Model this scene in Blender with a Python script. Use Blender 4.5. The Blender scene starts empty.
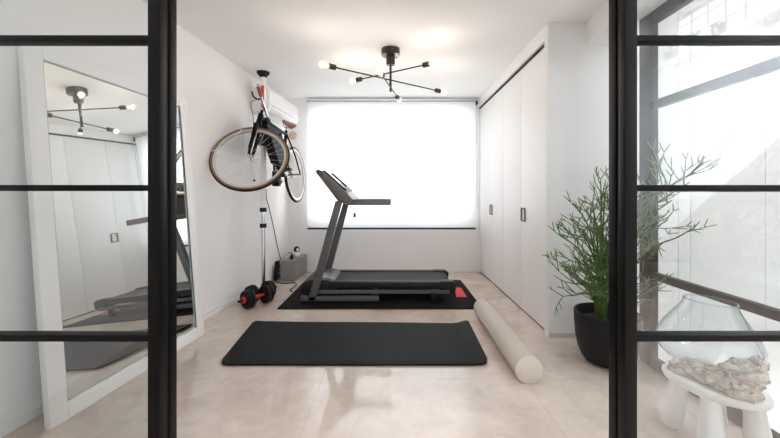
import bpy, bmesh, math, random
from math import pi, sin, cos, radians, atan2, sqrt
from mathutils import Vector, Matrix
random.seed(7)
S = bpy.context.scene
COL = S.collection
F = 347.0; CX = 393.0; HY = 193.0; CH = 1.10          # focal length in px, principal vanishing point, eye height

def P(px, py, y):
    """world point seen at pixel (px,py) at depth y"""
    return Vector(((px-CX)*y/F, y, CH-(py-HY)*y/F))
def G(px, py, z=0.0):
    y = (CH-z)*F/(py-HY)
    return Vector(((px-CX)*y/F, y, z))
def lwx(y): return -1.917+0.0937*y                     # left wall plane
V = Vector

# ------------------------------------------------------------------ materials
def nt(name):
    m = bpy.data.materials.new(name); m.use_nodes = True
    t = m.node_tree; t.nodes.clear()
    o = t.nodes.new('ShaderNodeOutputMaterial')
    return m, t, o
def mat(name, col, rough=.5, metal=0, var=.06, scale=12, bump=0, bscale=60, coat=0, spec=.5, emit=None, estr=0, sheen=0):
    m, t, o = nt(name)
    b = t.nodes.new('ShaderNodeBsdfPrincipled'); t.links.new(b.outputs[0], o.inputs[0])
    b.inputs['Roughness'].default_value = rough; b.inputs['Metallic'].default_value = metal
    b.inputs['Specular IOR Level'].default_value = spec
    b.inputs['Coat Weight'].default_value = coat
    b.inputs['Sheen Weight'].default_value = sheen
    tc = t.nodes.new('ShaderNodeTexCoord')
    n = t.nodes.new('ShaderNodeTexNoise'); n.inputs['Scale'].default_value = scale; n.inputs['Detail'].default_value = 4
    t.links.new(tc.outputs['Object'], n.inputs['Vector'])
    mx = t.nodes.new('ShaderNodeMix'); mx.data_type = 'RGBA'
    t.links.new(n.outputs['Fac'], mx.inputs['Factor'])
    mx.inputs['A'].default_value = (*[c*(1-var) for c in col], 1)
    mx.inputs['B'].default_value = (*[min(1, c*(1+var)) for c in col], 1)
    t.links.new(mx.outputs['Result'], b.inputs['Base Color'])
    if bump:
        n2 = t.nodes.new('ShaderNodeTexNoise'); n2.inputs['Scale'].default_value = bscale; n2.inputs['Detail'].default_value = 3
        t.links.new(tc.outputs['Object'], n2.inputs['Vector'])
        bp = t.nodes.new('ShaderNodeBump'); bp.inputs['Strength'].default_value = bump; bp.inputs['Distance'].default_value = .01
        t.links.new(n2.outputs['Fac'], bp.inputs['Height']); t.links.new(bp.outputs[0], b.inputs['Normal'])
    if emit:
        b.inputs['Emission Color'].default_value = (*emit, 1); b.inputs['Emission Strength'].default_value = estr
    return m
def pane_mat(name, tint, f0=.08, edge=None, rough=0.0, gcol=(1, 1, 1)):
    """thin architectural glass: transparent + mirror reflection weighted by Schlick's term"""
    m, t, o = nt(name)
    N = t.nodes.new; L = t.links.new
    g = N('ShaderNodeNewGeometry')
    d = N('ShaderNodeVectorMath'); d.operation = 'DOT_PRODUCT'
    L(g.outputs['Incoming'], d.inputs[0]); L(g.outputs['Normal'], d.inputs[1])
    a = N('ShaderNodeMath'); a.operation = 'ABSOLUTE'; L(d.outputs['Value'], a.inputs[0])
    s = N('ShaderNodeMath'); s.operation = 'SUBTRACT'; s.inputs[0].default_value = 1; L(a.outputs[0], s.inputs[1])
    p = N('ShaderNodeMath'); p.operation = 'POWER'; p.inputs[1].default_value = 4.2; L(s.outputs[0], p.inputs[0])
    q = N('ShaderNodeMath'); q.operation = 'MULTIPLY_ADD'; q.inputs[1].default_value = 1-f0; q.inputs[2].default_value = f0
    q.use_clamp = True; L(p.outputs[0], q.inputs[0])
    tr = N('ShaderNodeBsdfTransparent'); tr.inputs[0].default_value = (*tint, 1)
    if edge:
        mx = N('ShaderNodeMix'); mx.data_type = 'RGBA'
        p2 = N('ShaderNodeMath'); p2.operation = 'POWER'; p2.inputs[1].default_value = 2.5; L(s.outputs[0], p2.inputs[0])
        L(p2.outputs[0], mx.inputs['Factor']); mx.inputs['A'].default_value = (*tint, 1); mx.inputs['B'].default_value = (*edge, 1)
        L(mx.outputs['Result'], tr.inputs[0])
    gl = N('ShaderNodeBsdfGlossy'); gl.inputs['Roughness'].default_value = rough; gl.inputs[0].default_value = (*gcol, 1)
    ms = N('ShaderNodeMixShader'); L(q.outputs[0], ms.inputs[0]); L(tr.outputs[0], ms.inputs[1]); L(gl.outputs[0], ms.inputs[2])
    L(ms.outputs[0], o.inputs[0])
    return m
def floor_mat():
    m, t, o = nt('polished_beige_stone'); N = t.nodes.new; L = t.links.new
    b = N('ShaderNodeBsdfPrincipled'); L(b.outputs[0], o.inputs[0])
    tc = N('ShaderNodeTexCoord')
    n = N('ShaderNodeTexNoise'); n.inputs['Scale'].default_value = 1.6; n.inputs['Detail'].default_value = 9; n.inputs['Roughness'].default_value = .62; n.inputs['Distortion'].default_value = .6
    L(tc.outputs['Object'], n.inputs['Vector'])
    r = N('ShaderNodeValToRGB'); L(n.outputs['Fac'], r.inputs[0])
    e = r.color_ramp.elements
    e[0].position = .28; e[0].color = (.47, .39, .335, 1)
    e[1].position = .72; e[1].color = (.73, .635, .57, 1)
    x = e.new(.5); x.color = (.62, .525, .46, 1)
    # fine veins
    n3 = N('ShaderNodeTexNoise'); n3.inputs['Scale'].default_value = 9; n3.inputs['Detail'].default_value = 8; n3.inputs['Distortion'].default_value = 1.2
    L(tc.outputs['Object'], n3.inputs['Vector'])
    r3 = N('ShaderNodeValToRGB'); L(n3.outputs['Fac'], r3.inputs[0])
    r3.color_ramp.elements[0].position = .3; r3.color_ramp.elements[0].color = (.93, .92, .91, 1)
    r3.color_ramp.elements[1].position = .65; r3.color_ramp.elements[1].color = (1.06, 1.05, 1.04, 1)
    mu = N('ShaderNodeMix'); mu.data_type = 'RGBA'; mu.blend_type = 'MULTIPLY'; mu.inputs['Factor'].default_value = 1
    L(r.outputs[0], mu.inputs['A']); L(r3.outputs[0], mu.inputs['B'])
    # tile joints
    br = N('ShaderNodeTexBrick'); br.offset = 0; br.inputs['Scale'].default_value = 1
    br.inputs['Mortar Size'].default_value = .0018; br.inputs['Brick Width'].default_value = 1.2; br.inputs['Row Height'].default_value = 1.2
    br.inputs['Color1'].default_value = (1, 1, 1, 1); br.inputs['Color2'].default_value = (1, 1, 1, 1); br.inputs['Mortar'].default_value = (.8, .77, .74, 1)
    mp = N('ShaderNodeMapping'); mp.inputs['Location'].default_value = (.42, .35, 0)
    L(tc.outputs['Object'], mp.inputs[0]); L(mp.outputs[0], br.inputs['Vector'])
    m2 = N('ShaderNodeMix'); m2.data_type = 'RGBA'; m2.blend_type = 'MULTIPLY'; m2.inputs['Factor'].default_value = 1
    L(mu.outputs['Result'], m2.inputs['A']); L(br.outputs['Color'], m2.inputs['B'])
    L(m2.outputs['Result'], b.inputs['Base Color'])
    n2 = N('ShaderNodeTexNoise'); n2.inputs['Scale'].default_value = 3.0; n2.inputs['Detail'].default_value = 3
    L(tc.outputs['Object'], n2.inputs['Vector'])
    bp = N('ShaderNodeBump'); bp.inputs['Strength'].default_value = .07; bp.inputs['Distance'].default_value = .01
    L(n2.outputs['Fac'], bp.inputs['Height']); L(bp.outputs[0], b.inputs['Normal'])
    mr = N('ShaderNodeMapRange'); mr.inputs['To Min'].default_value = .03; mr.inputs['To Max'].default_value = .14
    L(n3.outputs['Fac'], mr.inputs[0]); L(mr.outputs[0], b.inputs['Roughness'])
    b.inputs['Specular IOR Level'].default_value = .62
    return m
def blind_mat():
    m, t, o = nt('white_blind_fabric'); N = t.nodes.new; L = t.links.new
    tc = N('ShaderNodeTexCoord'); w = N('ShaderNodeTexNoise'); w.inputs['Scale'].default_value = 400
    L(tc.outputs['Object'], w.inputs['Vector'])
    mx = N('ShaderNodeMix'); mx.data_type = 'RGBA'; L(w.outputs['Fac'], mx.inputs['Factor'])
    mx.inputs['A'].default_value = (.80, .81, .82, 1); mx.inputs['B'].default_value = (.88, .89, .90, 1)
    d = N('ShaderNodeBsdfDiffuse'); tl = N('ShaderNodeBsdfTranslucent'); L(mx.outputs['Result'], d.inputs[0]); L(mx.outputs['Result'], tl.inputs[0])
    s = N('ShaderNodeMixShader'); s.inputs[0].default_value = .45
    L(d.outputs[0], s.inputs[1]); L(tl.outputs[0], s.inputs[2]); L(s.outputs[0], o.inputs[0])
    return m
def bulb_mat():
    m, t, o = nt('warm_glass_bulb'); N = t.nodes.new; L = t.links.new
    e = N('ShaderNodeEmission'); e.inputs[0].default_value = (1, .72, .42, 1); e.inputs[1].default_value = 1.5
    tr = N('ShaderNodeBsdfTransparent'); s = N('ShaderNodeMixShader'); s.inputs[0].default_value = .55
    L(tr.outputs[0], s.inputs[1]); L(e.outputs[0], s.inputs[2]); L(s.outputs[0], o.inputs[0]); return m
def drift_mat():
    m, t, o = nt('bleached_driftwood'); N = t.nodes.new; L = t.links.new
    b = N('ShaderNodeBsdfPrincipled'); b.inputs['Roughness'].default_value = .85; L(b.outputs[0], o.inputs[0])
    tc = N('ShaderNodeTexCoord'); mp = N('ShaderNodeMapping'); mp.inputs['Scale'].default_value = (14, 34, 46); mp.inputs['Rotation'].default_value = (0, .3, .9)
    L(tc.outputs['Object'], mp.inputs[0])
    n = N('ShaderNodeTexNoise'); n.inputs['Scale'].default_value = 1; n.inputs['Detail'].default_value = 7; n.inputs['Distortion'].default_value = 1.1; L(mp.outputs[0], n.inputs['Vector'])
    r = N('ShaderNodeValToRGB'); e = r.color_ramp.elements; L(n.outputs['Fac'], r.inputs[0])
    e[0].position = .36; e[0].color = (.27, .225, .19, 1); e[1].position = .60; e[1].color = (.66, .60, .55, 1)
    x = e.new(.46); x.color = (.46, .40, .36, 1)
    L(r.outputs[0], b.inputs['Base Color'])
    bp = N('ShaderNodeBump'); bp.inputs['Strength'].default_value = .9; bp.inputs['Distance'].default_value = .012
    L(n.outputs['Fac'], bp.inputs['Height']); L(bp.outputs[0], b.inputs['Normal']); return m
def emis(name, col, st):
    m, t, o = nt(name)
    e = t.nodes.new('ShaderNodeEmission'); e.inputs[0].default_value = (*col, 1); e.inputs[1].default_value = st
    t.links.new(e.outputs[0], o.inputs[0]); return m

M = dict(
 wall=mat('white_plaster', (.88, .856, .845), .75, var=.012, scale=5, bump=.04, bscale=90),
 panelwall=mat('pale_stone_plaster', (.80, .80, .79), .55, var=.05, scale=3, bump=.03, bscale=30),
 ceil=mat('ceiling_paint', (.88, .87, .86), .8, var=.01),
 whitelac=mat('white_lacquer', (.88, .86, .845), .38, var=.012, scale=4),
 whitedoor=mat('white_door_laminate', (.88, .865, .855), .42, var=.015, scale=3),
 shade_black=mat('gap_shade_black', (.04, .04, .04), .8),  # painted shade for gaps, also the plain black of the blind bar
 base=mat('stone_skirting', (.60, .55, .50), .4, var=.1),
 floor=floor_mat(),
 black=mat('black_powder_coat', (.003, .0027, .0027), .42, var=.1, spec=.14),
 blackmetal=mat('dark_bronze_metal', (.060, .048, .040), .35, metal=.6, var=.1),
 rubber=mat('black_rubber', (.009, .009, .010), .6, spec=.3, var=.15, scale=40),
 matblack=mat('black_mat_foam', (.010, .010, .011), .62, spec=.18, var=.1, scale=60, bump=.12, bscale=300),
 matrib=mat('black_vinyl_mat', (.007, .007, .008), .7, spec=.15, var=.15, scale=80, bump=.1, bscale=260),
 red=mat('red_plastic', (.62, .03, .025), .4, var=.06),
 redprint=mat('red_print', (.72, .045, .04), .6, var=.1, scale=120),
 chrome=mat('chrome', (.72, .72, .74), .18, metal=1, var=.03),
 greymetal=mat('grey_painted_steel', (.115, .112, .110), .42, metal=.25, var=.05),
 darkplastic=mat('dark_grey_plastic', (.012, .0125, .014), .45, spec=.35, var=.1),
 belt=mat('running_belt', (.010, .011, .013), .55, spec=.3, var=.15, scale=90, bump=.08, bscale=300),
 console=mat('console_grey_brown', (.13, .115, .105), .38, metal=.2, var=.05),
 screen=mat('dark_screen', (.05, .035, .03), .12, var=.05),
 mirror=mat('silvered_mirror', (.80, .82, .81), .012, metal=1, var=0),
 teal=mat('mirror_glass_edge', (.38, .47, .46), .2, var=.05),
 beige=mat('beige_foam_fabric', (.58, .53, .45), .85, var=.05, scale=50, bump=.12, bscale=220, sheen=.2),
 beigecap=mat('beige_end_fabric', (.66, .60, .52), .85, var=.05, scale=50, bump=.1, bscale=220),
 seam=mat('beige_piping', (.36, .31, .25), .8),
 concrete=mat('grey_concrete', (.27, .26, .25), .6, var=.25, scale=7, bump=.1, bscale=40),
 whiteplastic=mat('white_plastic', (.82, .82, .82), .35, var=.02),
 pot=mat('charcoal_pot', (.012, .012, .013), .55, spec=.3, var=.25, scale=9, bump=.12, bscale=60),
 soil=mat('potting_soil', (.05, .035, .025), .95, var=.4, scale=60, bump=.6, bscale=80),
 green=mat('pencil_cactus_green', (.085, .15, .035), .5, var=.45, scale=9),
 leaf=mat('leaf_green', (.08, .16, .05), .5, var=.3),
 bark=mat('cactus_bark', (.20, .18, .11), .7, var=.3, scale=20),
 drift=drift_mat(),
 stool=mat('white_stool_lacquer', (.83, .82, .80), .3, var=.02, scale=3),
 tan=mat('tan_tyre_wall', (.30, .17, .075), .6, var=.12, scale=30),
 rim=mat('silver_rim', (.66, .66, .66), .28, metal=.85, var=.03),
 leather=mat('brown_leather', (.27, .10, .045), .5, var=.2, scale=40),
 clear=pane_mat('clear_glass', (.955, .965, .965), .085),
 doorpane=pane_mat('door_glass', (.81, .84, .832), .105),
 side=pane_mat('partition_glass', (.95, .965, .965), .09),
 vase=pane_mat('vase_glass', (.90, .935, .945), .06, edge=(.36, .44, .48)),
 blind=blind_mat(),
 bulb=bulb_mat(),
 bulbcore=emis('lit_filament', (1, .88, .68), 40),
 blueplastic=mat('pale_blue_plastic', (.45, .55, .66), .4, var=.05),
 amber=mat('amber_reflector', (.72, .56, .47), .35, var=.1),
)

# ------------------------------------------------------------------ mesh helpers
def add_box(bm, c, s, rot=None, bev=0):
    r = bmesh.ops.create_cube(bm, size=1)
    vs = r['verts']
    for v in vs: v.co = V((v.co.x*s[0], v.co.y*s[1], v.co.z*s[2]))
    if bev:
        es = {e for v in vs for e in v.link_edges}
        rb = bmesh.ops.bevel(bm, geom=list(es), offset=bev, segments=2, affect='EDGES', profile=.6)
        vs = list({v for f in rb['faces'] for v in f.verts} | {v for v in vs if v.is_valid})
    for v in vs:
        p = rot @ v.co if rot is not None else v.co
        v.co = p+V(c)
    return bm
def B(c, s, rot=None, bev=0): return add_box(bmesh.new(), c, s, rot, bev)
def BB(x0, x1, y0, y1, z0, z1, bev=0, bm=None):
    return add_box(bm or bmesh.new(), ((x0+x1)/2, (y0+y1)/2, (z0+z1)/2), (x1-x0, y1-y0, z1-z0), None, bev)
def frames(pts):
    out = []; up = None
    for i, p in enumerate(pts):
        a = pts[max(i-1, 0)]; b = pts[min(i+1, len(pts)-1)]
        t = (b-a).normalized()
        if up is None:
            up = V((0, 0, 1)) if abs(t.z) < .9 else V((1, 0, 0))
        s = t.cross(up)
        if s.length < 1e-5: s = t.orthogonal()
        s.normalize(); u = s.cross(t).normalized(); up = u
        out.append((s, u))
    return out
def add_tube(bm, pts, r, seg=10, closed=False, cap=True):
    pts = [V(p) for p in pts]
    rs = r if isinstance(r, (list, tuple)) else [r]*len(pts)
    if closed:
        n = len(pts); fr = []; up = None
        c = sum(pts, V((0, 0, 0)))/n
        nr = (pts[1]-pts[0]).cross(pts[n//3]-pts[0]).normalized()
        for i in range(n):
            t = (pts[(i+1) % n]-pts[i-1]).normalized(); s = t.cross(nr).normalized(); fr.append((s, nr))
    else: fr = frames(pts)
    rings = []
    for p, rr, (s, u) in zip(pts, rs, fr):
        rings.append([bm.verts.new(p+s*rr*cos(2*pi*k/seg)+u*rr*sin(2*pi*k/seg)) for k in range(seg)])
    n = len(rings)
    for i in range(n if closed else n-1):
        a, b = rings[i], rings[(i+1) % n]
        for k in range(seg):
            bm.faces.new((a[k], a[(k+1) % seg], b[(k+1) % seg], b[k]))
    if cap and not closed:
        bm.faces.new(rings[0][::-1]); bm.faces.new(rings[-1])
    return bm
def T(pts, r, seg=10, closed=False): return add_tube(bmesh.new(), pts, r, seg, closed)
def add_lathe(bm, prof, seg=32, c=(0, 0, 0), axis=None, sx=1, sy=1):
    """prof: list of (radius, height) ; axis: direction of height"""
    q = V((0, 0, 1)).rotation_difference(V(axis).normalized()).to_matrix() if axis is not None else Matrix.Identity(3)
    rings = []
    for r, h in prof:
        if r < 1e-6: rings.append([bm.verts.new(q @ V((0, 0, h))+V(c))])
        else: rings.append([bm.verts.new(q @ V((r*sx*cos(2*pi*k/seg), r*sy*sin(2*pi*k/seg), h))+V(c)) for k in range(seg)])
    for a, b in zip(rings, rings[1:]):
        if len(a) == 1 and len(b) == 1: continue
        for k in range(seg):
            k2 = (k+1) % seg
            if len(a) == 1: bm.faces.new((a[0], b[k2], b[k]))
            elif len(b) == 1: bm.faces.new((a[k], a[k2], b[0]))
            else: bm.faces.new((a[k], a[k2], b[k2], b[k]))
    return bm
def LA(prof, seg=32, c=(0, 0, 0), axis=None, sx=1, sy=1): return add_lathe(bmesh.new(), prof, seg, c, axis, sx, sy)
def add_prism(bm, prof, y0, y1, bev=0):
    """profile in XZ extruded along Y"""
    a = [bm.verts.new((x, y0, z)) for x, z in prof]; b = [bm.verts.new((x, y1, z)) for x, z in prof]
    n = len(prof); fs = [bm.faces.new(a), bm.faces.new(b[::-1])]
    for k in range(n): fs.append(bm.faces.new((a[k], b[k], b[(k+1) % n], a[(k+1) % n])))
    if bev:
        es = {e for f in fs for e in f.edges}
        bmesh.ops.bevel(bm, geom=list(es), offset=bev, segments=2, affect='EDGES', profile=.6)
    return bm
def PR(prof, y0, y1, bev=0): return add_prism(bmesh.new(), prof, y0, y1, bev)
def quad(bm, a, b, c, d): return bm.faces.new([bm.verts.new(V(p)) for p in (a, b, c, d)])
def world_loc(o):
    l = V((0, 0, 0))
    while o is not None: l += o.location; o = o.parent
    return l
def obj(name, bm, m, parent=None, sharp=38, origin=None):
    bmesh.ops.remove_doubles(bm, verts=bm.verts, dist=1e-6)
    bmesh.ops.recalc_face_normals(bm, faces=bm.faces)
    off = world_loc(parent) if parent else (V(origin) if origin is not None else V((0, 0, 0)))
    if off.length: bmesh.ops.translate(bm, vec=-off, verts=bm.verts)
    for f in bm.faces: f.smooth = True
    for e in bm.edges:
        if len(e.link_faces) == 2 and e.calc_face_angle(0) > radians(sharp): e.smooth = False
    me = bpy.data.meshes.new(name); bm.to_mesh(me); bm.free()
    if m is not None: me.materials.append(m)
    o = bpy.data.objects.new(name, me); COL.objects.link(o)
    if parent: o.parent = parent
    elif origin is not None: o.location = off
    return o
def thing(name, label, cat, loc=(0, 0, 0), group=None):
    o = bpy.data.objects.new(name, None); COL.objects.link(o); o.location = loc; o.empty_display_size = .1
    o['label'] = label; o['category'] = cat
    if group: o['group'] = group
    return o
def tag(o, label, cat, group=None):
    o['label'] = label; o['category'] = cat
    if group: o['group'] = group
    return o
def struct(name, bm, m, parent=None):
    o = obj(name, bm, m, parent)
    if parent is None: o['kind'] = 'structure'
    return o
def sempty(name, loc):
    o = bpy.data.objects.new(name, None); COL.objects.link(o); o.location = loc; o['kind'] = 'structure'; return o
def spline(pts, n=8):
    pts = [V(p) for p in pts]; out = []
    for i in range(len(pts)-1):
        p0 = pts[max(i-1, 0)]; p1 = pts[i]; p2 = pts[i+1]; p3 = pts[min(i+2, len(pts)-1)]
        for k in range(n):
            t = k/n
            out.append(.5*((2*p1)+(p2-p0)*t+(2*p0-5*p1+4*p2-p3)*t*t+(3*p1-p0-3*p2+p3)*t**3))
    out.append(pts[-1]); return out

# ------------------------------------------------------------------ the setting
YB = 4.84; YG = 1.245; YP = 2.64; XS = 1.63
struct('floor', BB(-2.5, 4.6, -3.6, 5.0, -.1, 0), M['floor'])
# ceilings
struct('ceiling', BB(-2.2, 1.75, 1.2, 5.0, 2.4, 2.5), M['ceil'])
struct('ceiling_side', BB(1.75, 4.6, 1.2, 2.75, 2.48, 2.58), M['ceil'])
struct('ceiling_front', BB(-2.6, 4.6, -3.6, 1.2, 4.2, 4.3), M['ceil'])
# left wall (slightly skewed)
bm = bmesh.new()
y0, y1 = -3.6, 5.0
pr = [(lwx(y0), y0), (lwx(y1), y1), (lwx(y1)-.12, y1), (lwx(y0)-.12, y0)]
a = [bm.verts.new((x, y, 0)) for x, y in pr]; b = [bm.verts.new((x, y, 4.3)) for x, y in pr]
bm.faces.new(a); bm.faces.new(b)
for k in range(4): bm.faces.new((a[k], a[(k+1) % 4], b[(k+1) % 4], b[k]))
struct('wall_left', bm, M['wall'])
bm = bmesh.new()
pr = [(lwx(y0), y0), (lwx(YB), YB), (lwx(YB)+.009, YB), (lwx(y0)+.009, y0)]
a = [bm.verts.new((x, y, 0)) for x, y in pr]; b = [bm.verts.new((x, y, .045)) for x, y in pr]
bm.faces.new(a); bm.faces.new(b)
for k in range(4): bm.faces.new((a[k], a[(k+1) % 4], b[(k+1) % 4], b[k]))
struct('baseboard_left', bm, M['whitelac'])
# back wall with window opening
WX0, WX1, WZ0, WZ1 = -1.17, 1.06, .72, 2.24
bm = bmesh.new()
for x0, x1, z0, z1 in ((-1.6, WX0, 0, 2.4), (WX1, 1.95, 0, 2.4), (WX0, WX1, 0, WZ0), (WX0, WX1, WZ1, 2.4)):
    BB(x0, x1, YB, YB+.15, z0, z1, bm=bm)
struct('wall_back', bm, M['wall'])
struct('baseboard_back', BB(-1.46, 1.21, YB-.009, YB, 0, .045), M['whitelac'])
win = sempty('window_1', (0, YB+.08, WZ0))
bm = bmesh.new()
fw = .05
for x0, x1, z0, z1 in ((WX0, WX1, WZ0, WZ0+fw), (WX0, WX1, WZ1-fw, WZ1), (WX0, WX0+fw, WZ0, WZ1), (WX1-fw, WX1, WZ0, WZ1), (-.075, -.025, WZ0, WZ1)):
    BB(x0, x1, YB+.07, YB+.12, z0, z1, bm=bm)
obj('window_frame', bm, M['whiteplastic'], win)
for x0, x1 in ((WX0+fw, -.075), (-.025, WX1-fw)):
    bm = bmesh.new(); quad(bm, (x0, YB+.095, WZ0+fw), (x1, YB+.095, WZ0+fw), (x1, YB+.095, WZ1-fw), (x0, YB+.095, WZ1-fw))
    obj('pane', bm, M['clear'], win)
# end panel wall beyond the wardrobe, with vertical joints
bm = bmesh.new()
xs = [1.18, 2.17, 2.265, 2.835, 3.75, 4.6]
for a_, b_ in zip(xs, xs[1:]): BB(a_+.002, b_-.002, YP, YP+.05, 0, 2.6, bm=bm)
struct('wall_right', bm, M['panelwall'])
struct('wall_right_backing', BB(1.3, 4.6, YP+.05, YP+.12, 0, 2.6), M['wall'])
struct('floor_side', BB(1.68, 4.5, 1.25, YP-.01, 0, .004), M['whitelac'])
struct('baseboard_right', BB(1.182, 4.6, YP-.008, YP, 0, .035), M['base'])
# beam over the glass partition
struct('beam_right', BB(1.468, 1.75, 1.32, YP, 2.24, 2.4), M['ceil'])
# lintel and the hall in front of the doors
struct('wall_lintel', BB(-2.1, 4.6, 1.2, 1.32, 2.24, 4.2), M['wall'])
# hall back wall with big window opening
bm = bmesh.new()
for x0, x1, z0, z1 in ((-2.6, -1.2, 0, 4.2), (3.4, 4.6, 0, 4.2), (-1.2, 3.4, 0, .25), (-1.2, 3.4, 3.7, 4.2)):
    BB(x0, x1, -3.6, -3.45, z0, z1, bm=bm)
struct('wall_front', bm, M['wall'])
bm = bmesh.new()
for x in (-1.2, .32, 1.86, 3.34): BB(x, x+.06, -3.52, -3.46, .25, 3.7, bm=bm)
for z in (.25, 2.1, 3.64): BB(-1.2, 3.4, -3.52, -3.46, z, z+.06, bm=bm)
struct('window_2', bm, M['black'])
# hall right wall with high window
HW = (-3.3, -1.15, 3.28, 3.95)
bm = bmesh.new()
for ya, yb, z0, z1 in ((-3.6, HW[0], 0, 4.3), (HW[1], 2.75, 0, 4.3), (HW[0], HW[1], 0, HW[2]), (HW[0], HW[1], HW[3], 4.3)):
    BB(4.5, 4.65, ya, yb, z0, z1, bm=bm)
struct('wall_side', bm, M['wall'])
bm = bmesh.new()
for k in range(9): y = HW[0]+k*(HW[1]-HW[0])/8; BB(4.55, 4.57, y-.008, y+.008, HW[2], HW[3], bm=bm)
for k in range(4): z = HW[2]+k*(HW[3]-HW[2])/3; BB(4.55, 4.57, HW[0], HW[1], z-.008, z+.008, bm=bm)
struct('window_3', bm, M['whiteplastic'])

# ------------------------------------------------------------------ black framed glass doors
MZ = [(.566, .589), (1.107, 1.129), (1.645, 1.667)]       # muntin heights
def door(name, x_in, x_out):
    """x_in: X of the stile face towards the opening, x_out: far end"""
    s = 1 if x_out > x_in else -1
    d = sempty(name, (x_in, YG, 0))
    lo = lambda u, v: (min(u, v), max(u, v))
    obj('stile', BB(*lo(x_in, x_in+s*.043), YG, YG+.04, .005, 2.235, .003), M['black'], d)
    obj('stile', BB(*lo(x_out, x_out-s*.043), YG, YG+.04, .005, 2.235, .003), M['black'], d)
    obj('rail', BB(*lo(x_in+s*.043, x_out-s*.043), YG, YG+.04, .005, .055, .003), M['black'], d)
    obj('rail', BB(*lo(x_in+s*.043, x_out-s*.043), YG, YG+.04, 2.185, 2.235, .003), M['black'], d)
    for z0, z1 in MZ:
        obj('glazing_bar', BB(*lo(x_in+s*.043, x_out-s*.043), YG, YG+.045, z0, z1, .002), M['black'], d)
    zs = [.055]+[z for m_ in MZ for z in m_]+[2.185]
    for z0, z1 in zip(zs[::2], zs[1::2]):
        bm = bmesh.new(); a_, b_ = lo(x_in+s*.04, x_out-s*.04)
        quad(bm, (a_, YG+.02, z0), (b_, YG+.02, z0), (b_, YG+.02, z1), (a_, YG+.02, z1))
        obj('pane', bm, M['doorpane'], d)
    return d
door('door_1', -.838, -1.79)
door('door_2', .834, 1.70)
# jambs (second track) just behind each door leaf
struct('trim_1', BB(-.878, -.836, YG+.056, YG+.098, 0, 2.24, .003), M['black'])
struct('trim_2', BB(.834, .876, YG+.056, YG+.098, 0, 2.24, .003), M['black'])
struct('trim_3', BB(-.866, -.842, YG+.038, YG+.058, 0, 2.24), M['rubber'])
struct('trim_4', BB(.840, .864, YG+.038, YG+.058, 0, 2.24), M['rubber'])
# glass partition running in depth
gp = sempty('partition', (XS, 1.8, 0))
def py_(ya, yb, za, zb): return BB(XS-.005, XS+.045, ya, yb, za, zb, .003)
obj('post', py_(2.19, 2.29, .005, 2.24), M['black'], gp)
obj('post', py_(1.33, 1.37, .005, 2.24), M['black'], gp)
obj('rail', py_(1.37, 2.19, .005, .06), M['black'], gp)
obj('rail', py_(1.37, 2.19, 2.17, 2.24), M['black'], gp)
for z0, z1 in ((.555, .60), (1.105, 1.13), (1.63, 1.68)): obj('glazing_bar', BB(XS, XS+.04, 1.37, 2.19, z0, z1, .002), M['black'], gp)
zs = [.06, .555, .60, 1.105, 1.13, 1.63, 1.68, 2.17]
for z0, z1 in zip(zs[::2], zs[1::2]):
    bm = bmesh.new(); quad(bm, (XS+.02, 1.37, z0), (XS+.02, 2.19, z0), (XS+.02, 2.19, z1), (XS+.02, 1.37, z1))
    obj('pane', bm, M['side'], gp)
bm = bmesh.new(); quad(bm, (XS+.02, 2.29, 0.005), (XS+.02, YP-.005, .005), (XS+.02, YP-.005, 2.24), (XS+.02, 2.29, 2.24))
obj('pane', bm, M['side'], gp)

# ------------------------------------------------------------------ wardrobe
wd = thing('wardrobe', 'tall white built-in wardrobe with four flat bifold doors and flush rectangular pulls', 'wardrobe', (1.45, 3.7, 0))
XD = 1.213
dy = [2.715, 3.29, 3.825, 4.345, 4.83]
handles = {1: -.0, 0: 0}
for i, (a_, b_) in enumerate(zip(dy, dy[1:])):
    dd = obj('door', BB(XD, XD+.022, a_+.002, b_-.002, .012, 2.268, .0015), M['whitedoor'], wd)
    if i in (0, 2):
        # rectangular loop pull near the seam
        yc = b_-.065; bm = bmesh.new()
        w, h, t = .095, .125, .010
        zc = .90 if i == 0 else .895
        for ya, yb, za, zb in ((yc-w/2, yc+w/2, zc+h/2-t, zc+h/2), (yc-w/2, yc+w/2, zc-h/2, zc-h/2+t), (yc-w/2, yc-w/2+t, zc-h/2+t, zc+h/2-t), (yc+w/2-t, yc+w/2, zc-h/2+t, zc+h/2-t)):
            BB(XD-.010, XD+.001, ya, yb, za, zb, bm=bm)
        hh = obj('handle', bm, M['greymetal'], dd); hh['label'] = 'dark grey rectangular pull'
bm = BB(1.182, 1.262, 2.645, 2.71, 0, 2.40); BB(1.182, 1.262, 2.71, 4.838, 2.285, 2.40, bm=bm); 
obj('surround', bm, M['whitelac'], wd)
bm = BB(1.24, 1.262, 2.71, 4.835, 0, 2.285); obj('carcass', bm, M['shade_black'], wd)
obj('top_gap_shade', BB(1.200, 1.24, 2.712, 4.83, 2.270, 2.2845), M['shade_black'], wd)['label'] = 'dark strip as shade above the doors'  # dark strip standing in for the shade above the doors
obj('bottom_gap_shade', BB(1.216, 1.238, 2.712, 4.83, .001, .0115), M['shade_black'], wd)  # dark strip painting the shaded gap under the doors

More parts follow.
